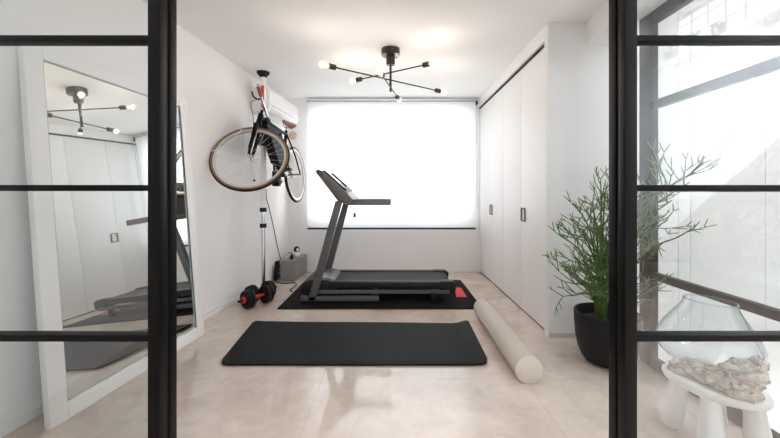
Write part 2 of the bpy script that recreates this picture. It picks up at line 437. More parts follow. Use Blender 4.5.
# ------------------------------------------------------------------ roller blind
yb = 4.745
rb = thing('roller_blind', 'white roller blind pulled down over the bright window, dark bottom bar', 'blind', (0, yb, .6))
bm = bmesh.new(); quad(bm, (-1.168, yb, .625), (1.128, yb, .625), (1.128, yb+.002, 2.355), (-1.168, yb+.002, 2.355)); obj('fabric', bm, M['blind'], rb)
obj('bottom_bar', BB(-1.168, 1.128, yb-.012, yb+.012, .602, .627, .003), M['shade_black'], rb)['label'] = 'black bottom bar'
obj('cassette', BB(-1.18, 1.15, yb-.004, yb+.05, 2.354, 2.362, .002), M['darkplastic'], rb)['label'] = 'dark grey cassette'
bm = BB(1.138, 1.16, yb-.004, yb+.06, 2.31, 2.362, .002); obj('bracket', bm, M['darkplastic'], rb)
add = T([(1.148, yb-.02, 2.31), (1.148, yb-.02, .9)], .004, 6); add_tube(add, [(1.148, yb+.02, 2.31), (1.148, yb+.02, .9)], .004, 6)
obj('pull_chain', add, M['chrome'], rb)

# ------------------------------------------------------------------ leaning mirror
mi = thing('standing_mirror', 'large white framed mirror leaning against the wall behind glass door', 'mirror', (-1.6, 2.15, 0))
# local frame: u along wall (Y), w up the lean, n facing the room
ub = V((.0937+.014, 1, 0)).normalized()
A0 = V((-1.582, 1.604, 0.002)); Lm = 1.105; Hm = 1.845
off = .150
nb = V((ub.y, -ub.x, 0))
wv = (V((0, 0, sqrt(Hm**2-off**2)))-nb*off).normalized(); nn = ub.cross(wv).normalized()
if nn.dot(nb) < 0: nn = -nn
def MI(u, w, n): return A0+ub*u+wv*w+nn*n
def slab(bm, u0, u1, w0, w1, n0, n1, bev=.004):
    vs = [bm.verts.new(MI(u, w, n)) for u in (u0, u1) for w in (w0, w1) for n in (n0, n1)]
    idx = [(0, 1, 3, 2), (4, 6, 7, 5), (0, 4, 5, 1), (2, 3, 7, 6), (0, 2, 6, 4), (1, 5, 7, 3)]
    fs = [bm.faces.new([vs[i] for i in q]) for q in idx]
    if bev: bmesh.ops.bevel(bm, geom=list({e for f in fs for e in f.edges}), offset=bev, segments=2, affect='EDGES', profile=.6)
fwd_ = .083; th = .034
bm = bmesh.new()
slab(bm, 0, fwd_, 0, Hm, -th, 0); slab(bm, Lm-fwd_, Lm, 0, Hm, -th, 0); slab(bm, fwd_, Lm-fwd_, 0, fwd_, -th, 0); slab(bm, fwd_, Lm-fwd_, Hm-fwd_, Hm, -th, 0)
obj('frame', bm, M['whitelac'], mi)
bm = bmesh.new(); slab(bm, fwd_-.01, Lm-fwd_+.01, fwd_-.01, Hm-fwd_+.01, -.016, -.012, 0); g_ = obj('mirror_glass', bm, M['mirror'], mi)
bm = bmesh.new(); e_ = .008
slab(bm, fwd_, fwd_+e_, fwd_, Hm-fwd_, -.012, -.009, 0); slab(bm, Lm-fwd_-e_, Lm-fwd_, fwd_, Hm-fwd_, -.012, -.009, 0)
slab(bm, fwd_, Lm-fwd_, fwd_, fwd_+e_, -.012, -.009, 0); slab(bm, fwd_, Lm-fwd_, Hm-fwd_-e_, Hm-fwd_, -.012, -.009, 0)
obj('bevel_edge', bm, M['teal'], g_)

# ------------------------------------------------------------------ ceiling lamp
lc = V((-.022, 3.14, 2.4))
la = thing('ceiling_lamp', 'dark metal ceiling lamp with three crossed rods and six glowing filament bulbs', 'ceiling lamp', lc)
obj('canopy', LA([(0, 0), (.084, 0), (.084, -.052), (.078, -.058), (.040, -.060), (.040, -.135), (.034, -.142), (0, -.142)], 40, lc), M['blackmetal'], la)
obj('stem', T([lc+V((0, 0, -.13)), lc+V((0, 0, -.385))], .0105, 14), M['blackmetal'], la)
rods = [(V((-.565, 2.79, 2.122)), V((.516, 3.548, 2.122))), (V((-.394, 3.39, 2.19)), V((.358, 2.907, 2.19))), (V((-.104, 2.764, 2.055)), V((.066, 3.60, 2.055)))]
lamps = []
for a_, b_ in rods:
    d = (b_-a_).normalized(); mid = V((lc.x, lc.y, a_.z)); L_ = (b_-a_).length
    a2 = mid-d*L_/2; b2 = mid+d*L_/2
    rod = obj('rod', T([a2+d*.09, b2-d*.09], .0062, 10), M['blackmetal'], la)
    for e, dr in ((a2, -d), (b2, d)):
        s0 = e-dr*.125
        sk = obj('socket', LA([(0, 0), (.008, 0), (.012, .008), (.022, .012), (.0225, .066), (.019, .070), (0, .070)], 20, s0, dr), M['blackmetal'], rod)
        bp = s0+dr*.072
        bl = obj('bulb', LA([(.012, 0), (.014, .008), (.020, .024), (.0265, .044), (.027, .056), (.023, .07), (.013, .081), (0, .085)], 20, bp, dr), M['bulb'], rod)
        obj('filament', LA([(0, 0), (.006, .004), (.009, .02), (.006, .036), (0, .04)], 12, bp+dr*.025, dr), M['bulbcore'], rod)
        lamps.append(bp+dr*.05)

# ------------------------------------------------------------------ air conditioner on the left wall
ac = thing('air_conditioner', 'white wall air conditioner high on the wall behind the hanging bicycle', 'air conditioner', (lwx(4.2), 4.2, 2.0))
def acp(bm, prof, ya, yb, bev):
    # prof: (distance from wall, z)
    a = [bm.verts.new((lwx(ya)+d, ya, z)) for d, z in prof]; b = [bm.verts.new((lwx(yb)+d, yb, z)) for d, z in prof]
    n = len(prof); fs = [bm.faces.new(a), bm.faces.new(b[::-1])]
    for k in range(n): fs.append(bm.faces.new((a[k], b[k], b[(k+1) % n], a[(k+1) % n])))
    if bev: bmesh.ops.bevel(bm, geom=list({e for f in fs for e in f.edges}), offset=bev, segments=2, affect='EDGES')
acb = bmesh.new(); acp(acb, [(.002, 1.985), (.002, 2.265), (.17, 2.265), (.205, 2.24), (.215, 2.06), (.18, 2.0), (.10, 1.985)], 3.80, 4.64, .008)
obj('housing', acb, M['whiteplastic'], ac)
acb = bmesh.new(); acp(acb, [(.212, 2.062), (.219, 2.066), (.189, 2.004), (.182, 2.0)], 3.85, 4.59, 0)
obj('louver', acb, M['whiteplastic'], ac)
acb = bmesh.new(); acp(acb, [(.2125, 2.075), (.2150, 2.075), (.2156, 2.07), (.213, 2.07)], 3.83, 4.61, 0)
obj('air_slot', acb, M['shade_black'], ac)

# ------------------------------------------------------------------ bike pole
pc = V((-1.395, 3.73, 0))
po = thing('bike_pole', 'chrome floor-to-ceiling pole holding up the bicycle, black ceiling cup', 'bike pole', pc)
obj('base_foot', LA([(0, .0), (.052, 0), (.052, .012), (.030, .03), (.026, .06), (0, .06)], 28, pc), M['rubber'], po)
obj('lower_tube', T([pc+V((0, 0, .05)), pc+V((0, 0, .98))], .0215, 20), M['chrome'], po)
obj('upper_tube', T([pc+V((0, 0, .92)), pc+V((0, 0, 2.34))], .029, 20), M['whitelac'], po)
for z in (.75, .92): obj('collar', LA([(0, -.022), (.033, -.022), (.035, -.016), (.035, .016), (.033, .022), (0, .022)], 22, pc+V((0, 0, z))), M['rubber'], po)
obj('ceiling_cup', LA([(0, 0), (.032, 0), (.036, .01), (.064, .04), (.066, .058), (0, .058)], 28, pc+V((0, 0, 2.341))), M['rubber'], po)
bm = bmesh.new()
for k in range(8):
    a0_ = -1.9+k*.12; a1_ = a0_+.12; r_ = .0296
    quad(bm, pc+V((r_*cos(a0_), r_*sin(a0_), 1.99)), pc+V((r_*cos(a1_), r_*sin(a1_), 1.99)), pc+V((r_*cos(a1_), r_*sin(a1_), 2.25)), pc+V((r_*cos(a0_), r_*sin(a0_), 2.25)))
obj('sticker', bm, M['red'], po)['label'] = 'red warning strip'
for z, dyy in ((1.715, .0),):
    for sgn in (-1, 1):
        bm = T(spline([pc+V((.02, sgn*.03, z-.06)), pc+V((.10, sgn*.09, z-.05)), pc+V((.17, sgn*.11, z-.035)), pc+V((.205, sgn*.11, z-.03)), pc+V((.225, sgn*.11, z+.01))]), .011, 10)
        obj('hook', bm, M['rubber'], po)
obj('clamp', B(pc+V((.0, 0, 1.655)), (.085, .085, .10), None, .008), M['rubber'], po)

# ------------------------------------------------------------------ bicycle
rh = V((-1.205, 4.285, 1.325))
Ff = V((-.075, -.995, .075)).normalized(); Nb = V((.99, -.08, .06)); Nb = (Nb-Ff*Nb.dot(Ff)).normalized(); Ub = Nb.cross(Ff).normalized()
if Ub.z < 0: Ub = -Ub
def K(f, u, n=0): return rh+Ff*f+Ub*u+Nb*n
bk = thing('bicycle', 'black city bicycle hung on the pole, tan tyres, brown grips and saddle', 'bicycle', rh)
# frame
fr = bmesh.new()
hb, ht, seatc, bbp = K(.985, .345), K(.915, .475), K(.275, .44), K(.425, -.06)
add_tube(fr, [hb, ht], .027, 14)
add_tube(fr, [K(.925, .455), seatc], .0165, 12); add_tube(fr, [K(.972, .37), bbp], .019, 12); add_tube(fr, [bbp, K(.262, .485)], .0165, 12)
add_tube(fr, [bbp-Nb*.035, bbp+Nb*.035], .022, 14)
for s in (-1, 1):
    add_tube(fr, [seatc+Nb*.012*s, K(.13, .2, .055*s), K(0, 0, .062*s)], .009, 8); add_tube(fr, [bbp+Nb*.03*s, K(.25, -.035, .05*s), K(0, 0, .062*s)], .010, 8)
obj('frame', fr, M['black'], bk)
# fork & front wheel : wheel turned sideways
fh = V((-1.283, 3.121, 1.416)); nf = V((.11, -.87, .47)).normalized()
uf = nf.cross(V((0, 0, 1))).normalized(); vf = uf.cross(nf).normalized()
if vf.z < 0: vf = -vf
if uf.x < 0: uf = -uf
sa = (ht-hb).normalized()
crown = hb-sa*.02
fk = bmesh.new()
add_tube(fk, [hb-sa*.03, ht+sa*.06], .0145, 12)
add_tube(fk, [crown-nf*.062, crown+nf*.062], .017, 12)
for s in (-1, 1):
    add_tube(fk, spline([crown+nf*.058*s, crown.lerp(fh, .45)+nf*.058*s+uf*.0, crown.lerp(fh, .8)+nf*.055*s-uf*.004, fh+nf*.052*s]), [.020]*8+[.017]*8+[.012]*9, 12)
obj('fork', fk, M['black'], bk)
def wheel(c, n, R, nm='wheel'):
    n = n.normalized(); u = n.orthogonal().normalized(); v = n.cross(u)
    ring = lambda r, k=72, o=0: [c+n*o+u*r*cos(2*pi*i/k)+v*r*sin(2*pi*i/k) for i in range(k)]
    w = obj(nm, T(ring(R-.016), .0165, 12, True), M['rubber'], bk)
    for o_ in (-.0075, .0075):
        pass
    # tan side walls on both faces
    sw = bmesh.new()
    for sgn in (-1, 1):
        prof = [(R-.031, .0128), (R-.026, .0158), (R-.020, .0172), (R-.0145, .0172), (R-.0135, .015)]
        q = V((0, 0, 1)).rotation_difference(n*sgn).to_matrix()
        add_lathe(sw, prof, 72, c, n*sgn)
    obj('side_wall', sw, M['tan'], w, 80)
    obj('rim', LA([(R-.052, -.009), (R-.050, .009), (R-.034, .0115), (R-.030, .0115), (R-.030, -.0115), (R-.034, -.0115), (R-.052, -.009)], 72, c, n), M['rim'], w)
    sp = bmesh.new()
    for i in range(28):
        a_ = 2*pi*i/28; sg = 1 if i % 2 else -1; a2 = a_+(.55 if (i//2) % 2 else -.55)
        add_tube(sp, [c+n*.028*sg+(u*cos(a2)+v*sin(a2))*.02, c+n*.002*sg+(u*cos(a_)+v*sin(a_))*(R-.045)], .00135, 5)
    obj('spokes', sp, M['rim'], w)
    obj('hub', LA([(0, -.062), (.007, -.062), (.007, -.040), (.022, -.036), (.022, -.028), (.013, -.024), (.013, .024), (.022, .028), (.022, .036), (.007, .040), (.007, .062), (0, .062)], 18, c, n), M['chrome'], w)
    return w
wheel(fh, nf, .345); wheel(rh, Nb, .345)
# handlebar: runs along the front wheel axle direction
st = ht+sa*.085
fdir = uf  # wheel forward
hbm = bmesh.new(); 
add_tube(hbm, [ht+sa*.03, st, st+fdir*.03-sa*.02], .014, 12)
cb = st+fdir*.03-sa*.02
obj('stem', hbm, M['chrome'], bk)
hx = bmesh.new()
pts = spline([cb+nf*.31-fdir*.0+sa*.01, cb+nf*.20+sa*.0, cb+nf*.08, cb-nf*.08, cb-nf*.20, cb-nf*.31+sa*.01])
add_tube(hx, pts, .0115, 12); hbo = obj('handlebar', hx, M['chrome'], bk)
for s in (1, -1):
    g0 = cb+nf*s*.195+sa*.002; g1 = cb+nf*s*.318+sa*.011
    g = obj('grip', T([g0, g0.lerp(g1, .1), g0.lerp(g1, .9), g1], [.014, .017, .0175, .015], 14), M['leather'], hbo); g['label'] = 'brown grip'
    obj('end_cap', LA([(0, 0), (.016, 0), (.016, .012), (.011, .016), (0, .016)], 14, g1, (g1-g0)), M['chrome'], hbo)
    lv = T(spline([cb+nf*s*.17-sa*.004, cb+nf*s*.175-fdir*.03-sa*.02, cb+nf*s*.22-fdir*.055-sa*.03, cb+nf*s*.28-fdir*.055-sa*.03]), .007, 8)
    obj('brake_lever', lv, M['black'], hbo)
# cables
cbm = T(spline([cb+nf*.16-fdir*.03, cb+nf*.08-fdir*.12+sa*.02, cb-fdir*.10-sa*.08, hb-fdir*.04]), .003, 6)
add_tube(cbm, spline([cb-nf*.16-fdir*.03, cb-nf*.06-fdir*.10+sa*.04, cb+fdir*.0-sa*.09-nf*.03, K(.85, .40, .02)]), .003, 6)
obj('brake_cable', cbm, M['black'], bk)
bm = bmesh.new(); add_lathe(bm, [(0, -.03), (.02, -.03), (.034, .02), (.036, .03), (0, .03)], 20, crown+sa*.06+uf*.07+nf*.03, uf+nf*.4)
obj('headlight', bm, M['black'], bk)
# saddle
sdm = bmesh.new()
rows = [(-.135, .062, .010), (-.10, .070, .016), (-.04, .056, .012), (.02, .040, .006), (.08, .024, .004), (.135, .016, -.004), (.15, .006, -.012)]
prev = None
for f_, w_, z_ in rows:
    ring = []
    for k in range(12):
        a_ = 2*pi*k/12
        ring.append(sdm.verts.new(K(.205+f_, .585+z_+(.014*sin(a_) if sin(a_) > 0 else .028*sin(a_)*(1 if f_ < 0 else .8)), w_*cos(a_))))
    if prev:
        for k in range(12): sdm.faces.new((prev[k], prev[(k+1) % 12], ring[(k+1) % 12], ring[k]))
    else: sdm.faces.new(ring)
    prev = ring
sdm.faces.new(prev[::-1])
obj('saddle', sdm, M['leather'], bk)['label'] = 'brown leather saddle'
obj('seat_post', T([K(.262, .48), K(.235, .56)], .0135, 12), M['chrome'], bk)
sr = bmesh.new()
for s in (-1, 1): add_tube(sr, spline([K(.10, .57, .03*s), K(.16, .535, .025*s), K(.27, .54, .02*s), K(.33, .57, .008*s)]), .0045, 6)
obj('saddle_rail', sr, M['black'], bk)
obj('rear_reflector', LA([(0, -.012), (.045, -.012), (.052, -.004), (.052, .004), (.045, .012), (0, .012)], 26, K(.09, .47, .02), V((.35, -.9, .1))), M['amber'], bk)['label'] = 'round amber reflector under the saddle'
# drivetrain
cr = bmesh.new()
add_lathe(cr, [(.082, -.0025), (.092, -.002), (.092, .002), (.082, .0025), (.082, -.0025)], 40, bbp-Nb*.05, Nb)
for k in range(5):
    a_ = 2*pi*k/5; dd = (Ff*cos(a_)+Ub*sin(a_)); add_tube(cr, [bbp-Nb*.05, bbp-Nb*.05+dd*.085], .006, 6)
obj('chainring', cr, M['chrome'], bk)
ca = Ff*-.55+Ub*-.12; ca.normalize()
for s in (-1, 1):
    e0 = bbp+Nb*.055*s; e1 = e0-ca*.165*s+Nb*.012*s
    cm = T([e0-Nb*.03*s, e0], .012, 10); add_tube(cm, [e0, e1], [.012, .009], 10)
    cko = obj('crank_arm', cm, M['chrome'], bk)
    rotm = Matrix((Ff, Nb, Ub)).transposed()
    obj('pedal', B(e1+Nb*.055*s, (.085, .085, .022), rotm, .004), M['black'], cko)
ch = bmesh.new()
cpl = -Nb*.05
loop = [bbp+cpl+Ub*.09, rh+cpl+Ub*.035, rh+cpl-Ff*.035, rh+cpl-Ub*.035, bbp+cpl-Ub*.09, bbp+cpl+Ff*.09]
add_tube(ch, loop, .0035, 6, True); obj('chain', ch, M['greymetal'], bk)
obj('cassette', LA([(0, -.012), (.038, -.012), (.038, -.008), (.03, -.004), (.024, .006), (.018, .012), (0, .012)], 24, rh-Nb*.042, Nb), M['greymetal'], bk)
# dark bag inside the frame, bottle in its cage
bgm = bmesh.new()
poly = [(.92, .41), (.50, .41), (.41, .17), (.46, .01), (.62, .04)]
a = [bgm.verts.new(K(f_, u_, .045)) for f_, u_ in poly]; b = [bgm.verts.new(K(f_, u_, -.045)) for f_, u_ in poly]
fs = [bgm.faces.new(a), bgm.faces.new(b[::-1])]
for k in range(5): fs.append(bgm.faces.new((a[k], b[k], b[(k+1) % 5], a[(k+1) % 5])))
bmesh.ops.bevel(bgm, geom=list({e for f in fs for e in f.edges}), offset=.012, segments=2, affect='EDGES')
obj('frame_bag', bgm, M['rubber'], bk)
bt0 = K(.375, .07, .03); bt1 = K(.315, .33, .04)
obj('bottle', LA([(0, 0), (.031, 0), (.033, .01), (.033, .17), (.026, .19), (.014, .2), (.014, .225), (0, .225)], 20, bt0, bt1-bt0), M['blueplastic'], bk)
bm = bmesh.new()
add_box(bm, K(.60, -.12, .01), (.07, .10, .16), None, .015)
add_tube(bm, spline([K(.70, .02, .03), K(.74, -.08, .05), K(.66, -.17, .05), K(.56, -.16, .04)]), .012, 8)
obj('lock', bm, M['rubber'], bk)

tag(obj('cord', T(spline([P(211, 151, 3.08), P(214, 150.5, 3.06), P(220, 148, 3.05), P(230, 141, 3.05), P(238, 134, 3.08), P(242, 129, 3.12)]), .003, 6), M['whiteplastic'], origin=P(211, 151, 3.08)), 'thin white cord looped across the front bicycle wheel', 'cord')

# ------------------------------------------------------------------ small screw on the wall
wp = P(253.5, 180.5, 3.87); wp.x = lwx(3.87)
tag(obj('wall_hook', LA([(0, 0), (.012, 0), (.012, .012), (.008, .018), (0, .018)], 14, wp+V((.001, 0, 0)), (1, -.0937, 0)), M['rubber'], origin=wp), 'tiny black wall plug behind the front bicycle wheel', 'wall plug')

# ------------------------------------------------------------------ treadmill and its mat
tm = obj('treadmill_mat', BB(-1.095, .85, 3.276, 4.367, 0.001, .010, .003), M['matrib'], origin=(-.12, 3.8, 0))
tag(tm, 'thin black floor mat under the treadmill with a red corner print', 'mat')
bm = bmesh.new(); quad(bm, (.664, 3.635, .0105), (.775, 3.635, .0105), (.784, 4.0, .0105), (.708, 4.0, .0105)); obj('red_print', bm, M['redprint'], tm)['label'] = 'red printed patch'
tr = thing('treadmill', 'dark grey folding treadmill with tilted console standing on black mat', 'treadmill', (-.15, 3.77, .01))
yn, yf = 3.465, 4.065
def bar(poly, y, w=.048, bev=.005): return PR(poly, y-w/2, y+w/2, bev)
for y in (yn, yf):
    obj('upright', bar([(-.848, .03), (-.768, .03), (-.503, 1.02), (-.574, 1.02)], y), M['greymetal'], tr)
    obj('handrail', BB(-.47, -.02, y-.026, y+.026, .978, 1.038, .010), M['console'], tr)
    obj('side_rail', bar([(-.66, .145), (.585, .145), (.61, .16), (.61, .205), (-.66, .21)], y+(.06 if y == yn else -.06), .08, .006), M['darkplastic'], tr)
    obj('side_frame', BB(-.80, .57, y+(.005 if y == yn else -.045), y+(.045 if y == yn else -.005), .09, .128, .004), M['greymetal'], tr)
    obj('base_bar', BB(-.92, -.14, y-.024, y+.024, .024, .073, .005), M['greymetal'], tr)
    ec = obj('end_cap', bar([(.47, .10), (.56, .095), (.63, .12), (.635, .19), (.60, .212), (.47, .212)], y+(.06 if y == yn else -.06), .094, .008), M['darkplastic'], tr)
    fo = obj('foot', LA([(0, -.018), (.032, -.018), (.036, -.012), (.036, .012), (.032, .018), (0, .018)], 20, (.41, y+(.03 if y == yn else -.03), .0465), (0, 1, 0)), M['rubber'], tr)
    obj('foot_bracket', BB(.385, .435, y+(.0 if y == yn else -.05), y+(.05 if y == yn else 0), .05, .10, .004), M['darkplastic'], tr)
    wl = obj('transport_wheel', LA([(0, -.018), (.028, -.018), (.031, -.012), (.031, .012), (.028, .018), (0, .018)], 20, (-.915, y+(.045 if y == yn else -.045), .0415), (0, 1, 0)), M['rubber'], tr)
    obj('wheel_hub', LA([(0, -.004), (.012, -.004), (.012, .004), (0, .004)], 14, (-.915, y+(.025 if y == yn else -.025), .0415), (0, 1, 0)), M['beige'], wl)
for x0, x1 in ((-.84, -.79), (-.22, -.16)): obj('cross_bar', BB(x0, x1, yn, yf, .03, .07, .004), M['greymetal'], tr)
obj('deck', BB(-.64, .58, yn+.07, yf-.07, .15, .187, .004), M['darkplastic'], tr)
# belt: wraps over rollers
bp = []
for k in range(9): a_ = pi/2-pi*k/8; bp.append((.60+.028*cos(a_)-.03, .170+.028*sin(a_)))
for k in range(9): a_ = -pi/2-pi*k/8; bp.append((-.66+.028*cos(a_), .170+.028*sin(a_)))
obj('running_belt', PR(bp, yn+.1, yf-.1), M['belt'], tr)
obj('motor_hood', PR([(-.935, .10), (-.935, .17), (-.905, .20), (-.83, .226), (-.74, .232), (-.66, .222), (-.585, .196), (-.585, .10)], yn+.03, yf-.03, .014), M['darkplastic'], tr)
bm = bmesh.new()
add_prism(bm, [(-.745, .228), (-.745, .238), (-.66, .231), (-.60, .208), (-.60, .20), (-.66, .222)], yn+.09, yf-.09, .003)
obj('hood_sheen', bm, mat('hood_sheen_grey', (.10, .11, .125), .28, metal=.3), tr)  # lighter blue-grey panel paints the sheen on the hood top
# console
cs = [(-.772, 1.312), (-.752, 1.334), (-.712, 1.325), (-.475, 1.115), (-.405, 1.045), (-.41, 1.00), (-.47, .99), (-.545, 1.015)]
co = obj('console', PR(cs, yn-.035, yf+.035, .010), M['console'], tr)
bm = bmesh.new()
dv = V((-.475+.712, 0, 1.115-1.325)); up_ = V((.21, 0, .237)).normalized()
p0 = V((-.712, 0, 1.325)); 
def cpan(t0, t1, ya, yb2, h0, h1):
    a0, a1 = p0+dv*t0, p0+dv*t1
    vs = []
    for p_ in (a0, a1):
        for y in (ya, yb2):
            for h in (h0, h1): vs.append(bm.verts.new(V((p_.x, y, p_.z))+up_*h))
    for q in [(0, 1, 3, 2), (4, 6, 7, 5), (0, 4, 5, 1), (2, 3, 7, 6), (0, 2, 6, 4), (1, 5, 7, 3)]: bm.faces.new([vs[i] for i in q])
cpan(.08, .6, yn+.12, yf-.12, -.002, .006); obj('display', bm, M['screen'], co)
for ya_ in (yn+.03, yf-.09):
    bm = bmesh.new(); cpan(.02, .97, ya_, ya_+.06, -.002, .016); obj('console_edge', bm, M['darkplastic'], co)
bm = bmesh.new(); add_lathe(bm, [(0, 0), (.028, 0), (.032, .03), (.030, .05), (0, .05)], 18, p0+dv*.97+V((0, yn+.14, 0))+up_*-.004, up_); obj('control_knob', bm, M['whiteplastic'], co)
sk = T(spline([(-.405, 3.62, 1.02), (-.40, 3.615, .98), (-.398, 3.615, .93), (-.40, 3.615, .885)]), .003, 6); add_box(sk, (-.40, 3.615, .868), (.026, .014, .045), None, .004)
obj('safety_key', sk, M['rubber'], tr)

# ------------------------------------------------------------------ yoga mat
def quadmap(u, v, c): # c: FL, FR, BR, BL
    return (c[0]*(1-u)+c[1]*u)*(1-v)+(c[3]*(1-u)+c[2]*u)*v
corners = [V((-1.108, 2.205, 0)), V((.612, 2.205, 0)), V((.624, 2.90, 0)), V((-1.175, 2.945, 0))]
NU, NV = 60, 22
ym = bmesh.new(); top = []; bot = []
Lx, Ly = 1.74, .71; rc = .05
def curl(u):
    z = 0
    if u > .93: z = .036*((u-.93)/.07)**1.6
    if u < .05: z = .010*((.05-u)/.05)**1.5
    return z
for i in range(NU+1):
    u = .5-.5*cos(pi*i/NU) if True else i/NU
    u = .6*u+.4*i/NU
    d = min(u, 1-u)*Lx
    ins = (rc-sqrt(max(rc*rc-(rc-d)**2, 0)))/Ly if d < rc else 0
    rt, rb_ = [], []
    for j in range(NV+1):
        v = ins+(1-2*ins)*j/NV
        p = quadmap(u, v, corners)
        wv_ = curl(u)*(.35+.65*v) + (.004*sin(pi*u*3+v*2))*(.3)
        e = min(j, NV-j, i, NU-i)
        rt.append(ym.verts.new((p.x, p.y, .004+.012+wv_ - (.003 if e == 0 else 0)))); rb_.append(ym.verts.new((p.x, p.y, .002+wv_)))
    top.append(rt); bot.append(rb_)
for i in range(NU):
    for j in range(NV):
        ym.faces.new((top[i][j], top[i+1][j], top[i+1][j+1], top[i][j+1])); ym.faces.new((bot[i][j], bot[i][j+1], bot[i+1][j+1], bot[i+1][j]))
for i in range(NU):
    ym.faces.new((top[i][0], bot[i][0], bot[i+1][0], top[i+1][0])); ym.faces.new((top[i][NV], top[i+1][NV], bot[i+1][NV], bot[i][NV]))
for j in range(NV):
    ym.faces.new((top[0][j], top[0][j+1], bot[0][j+1], bot[0][j])); ym.faces.new((top[NU][j], bot[NU][j], bot[NU][j+1], top[NU][j+1]))
tag(obj('yoga_mat', ym, M['matblack'], origin=(-.25, 2.57, 0), sharp=50), 'plain black exercise mat unrolled on the bare floor in front of treadmill', 'exercise mat')

# ------------------------------------------------------------------ beige roller
R_ = .078; ya, yb2 = 2.0, 3.10
c0 = V((.786, ya, R_)); c1 = V((.800, yb2, R_))
fo = thing('foam_roller', 'long beige cylindrical bolster lying beside the black exercise mat', 'foam roller', c0+V((0, 0, -R_)))
ax = (c1-c0).normalized(); L_ = (c1-c0).length
obj('body', LA([(R_*.97, .008), (R_, .03), (R_*1.005, L_*.5), (R_, L_-.03), (R_*.97, L_-.008)], 44, c0, ax), M['beige'], fo)
for e in (0, 1):
    cc, aa = (c0, -ax) if e == 0 else (c1, ax)
    obj('end_disc', LA([(R_*.975, -.010), (R_*.96, 0), (R_*.85, .006), (R_*.4, .010), (0, .011)], 44, cc, aa), M['beigecap'], fo)['label'] = 'pale round end'
    k = 48; u_ = ax.orthogonal().normalized(); v_ = ax.cross(u_)
    obj('piping', T([cc-aa*.004+(u_*cos(2*pi*i/k)+v_*sin(2*pi*i/k))*R_*.985 for i in range(k)], .0035, 6, True), M['beigecap'], fo)
    cc2 = cc-aa*.055
    if e: obj('seam', T([cc2+(u_*cos(2*pi*i/k)+v_*sin(2*pi*i/k))*R_*1.0 for i in range(k)], .002, 6, True), M['seam'], fo)

# ------------------------------------------------------------------ dumbbells
def dumbbell():
    d = thing('dumbbell', '', 'dumbbell', group='pair of dumbbells')
    X = (1, 0, 0)
    obj('grip', LA([(0, -.075), (.0155, -.075), (.0165, -.04), (.0165, .04), (.0155, .075), (0, .075)], 20, (0, 0, .0915), X), M['red'], d)['label'] = 'red handle'
    obj('bar', LA([(0, -.205), (.0125, -.205), (.0125, .205), (0, .205)], 16, (0, 0, .0915), X), M['rubber'], d)
    for s in (-1, 1):
        for x, r, w in ((.088, .0905, .034), (.123, .086, .030)):
            obj('plate', LA([(0, -w/2), (r*.45, -w/2), (r*.5, -w/2+.005), (r*.8, -w/2+.005), (r*.88, -w/2), (r*.97, -w/2+.004), (r, -w/2+.010), (r, w/2-.010), (r*.97, w/2-.004), (r*.88, w/2), (r*.8, w/2-.005), (r*.5, w/2-.005), (r*.45, w/2), (0, w/2)], 36, (s*x, 0, .0915), X), M['rubber'], d)
        bm = bmesh.new(); prof = []
        n = 12
        a = []; b = []
        for k in range(n):
            rr = .036 if k % 2 else .028; an = 2*pi*k/n
            a.append(bm.verts.new((s*.140, rr*cos(an), .0915+rr*sin(an)))); b.append(bm.verts.new((s*.164, rr*cos(an)*.92, .0915+rr*.92*sin(an))))
        bm.faces.new(a); bm.faces.new(b)
        for k in range(n): bm.faces.new((a[k], a[(k+1) % n], b[(k+1) % n], b[k]))
        obj('spin_lock', bm, M['red'], d)['label'] = 'red star nut'
    return d
def dup(r, loc, rz):
    c = r.copy(); COL.objects.link(c); c.location = loc; c.rotation_euler = (0, 0, rz)
    for ch in r.children:
        k = ch.copy(); COL.objects.link(k); k.parent = c
        for g in ch.children:
            h = g.copy(); COL.objects.link(h); h.parent = k
    return c
d1 = dumbbell(); d1.location = (-1.322, 3.385, 0.001); d1.rotation_euler = (0, 0, radians(57))
d1['label'] = 'front dumbbell of black discs with its red handle in full view'
d2 = dup(d1, (-1.378, 3.575, .001), radians(60)); d2['label'] = 'rear dumbbell tucked against the chrome pole, half hidden by the other one'
d2.location = (-1.33, 3.60, .001)
d2.location.x = -1.312+.0; d2.location = (-1.355, 3.545, .001)

# ------------------------------------------------------------------ grey box with gadgets
rz = radians(-4)
Rz = Matrix.Rotation(rz, 3, 'Z')
bc = V((-1.292, 4.56, 0))
bx = thing('storage_box', 'grey concrete-look box on the floor in the corner below the window', 'box', bc)
obj('body', B(bc+V((0, 0, .122)), (.175, .47, .24), Rz, .004), M['concrete'], bx)
obj('lid', B(bc+V((0, 0, .2495)), (.183, .478, .013), Rz, .003), M['concrete'], bx)
kc = P(297, 254, 4.62); kc.z = .2565
cam = thing('security_camera', 'small white and black indoor camera standing on the grey box', 'camera', kc)
obj('stand', LA([(0, 0), (.036, 0), (.042, .008), (.046, .03), (.044, .05), (.036, .064), (0, .066)], 26, kc), M['whiteplastic'], cam)
bm = bmesh.new(); bmesh.ops.create_uvsphere(bm, u_segments=24, v_segments=16, radius=.040); bmesh.ops.translate(bm, vec=kc+V((-.004, 0, .092)), verts=bm.verts)
hd = obj('head', bm, M['rubber'], cam)
bm = bmesh.new(); add_lathe(bm, [(0, 0), (.020, 0), (.020, .008), (0, .010)], 20, kc+V((.016, -.030, .095)), (.5, -.85, .05)); obj('lens', bm, M['whiteplastic'], hd)
ad = P(291.8, 258, 4.42); ad.z = .2565
tag(obj('power_adapter', add_tube(B(ad+V((0, 0, .026)), (.034, .045, .052), Rz, .006), [ad+V((0, 0, .05)), ad+V((0, 0, .075))], .008, 8), M['rubber'], origin=ad), 'small black power adapter standing on top of the grey box', 'adapter')
a2 = V((-1.462, 4.36, 0))
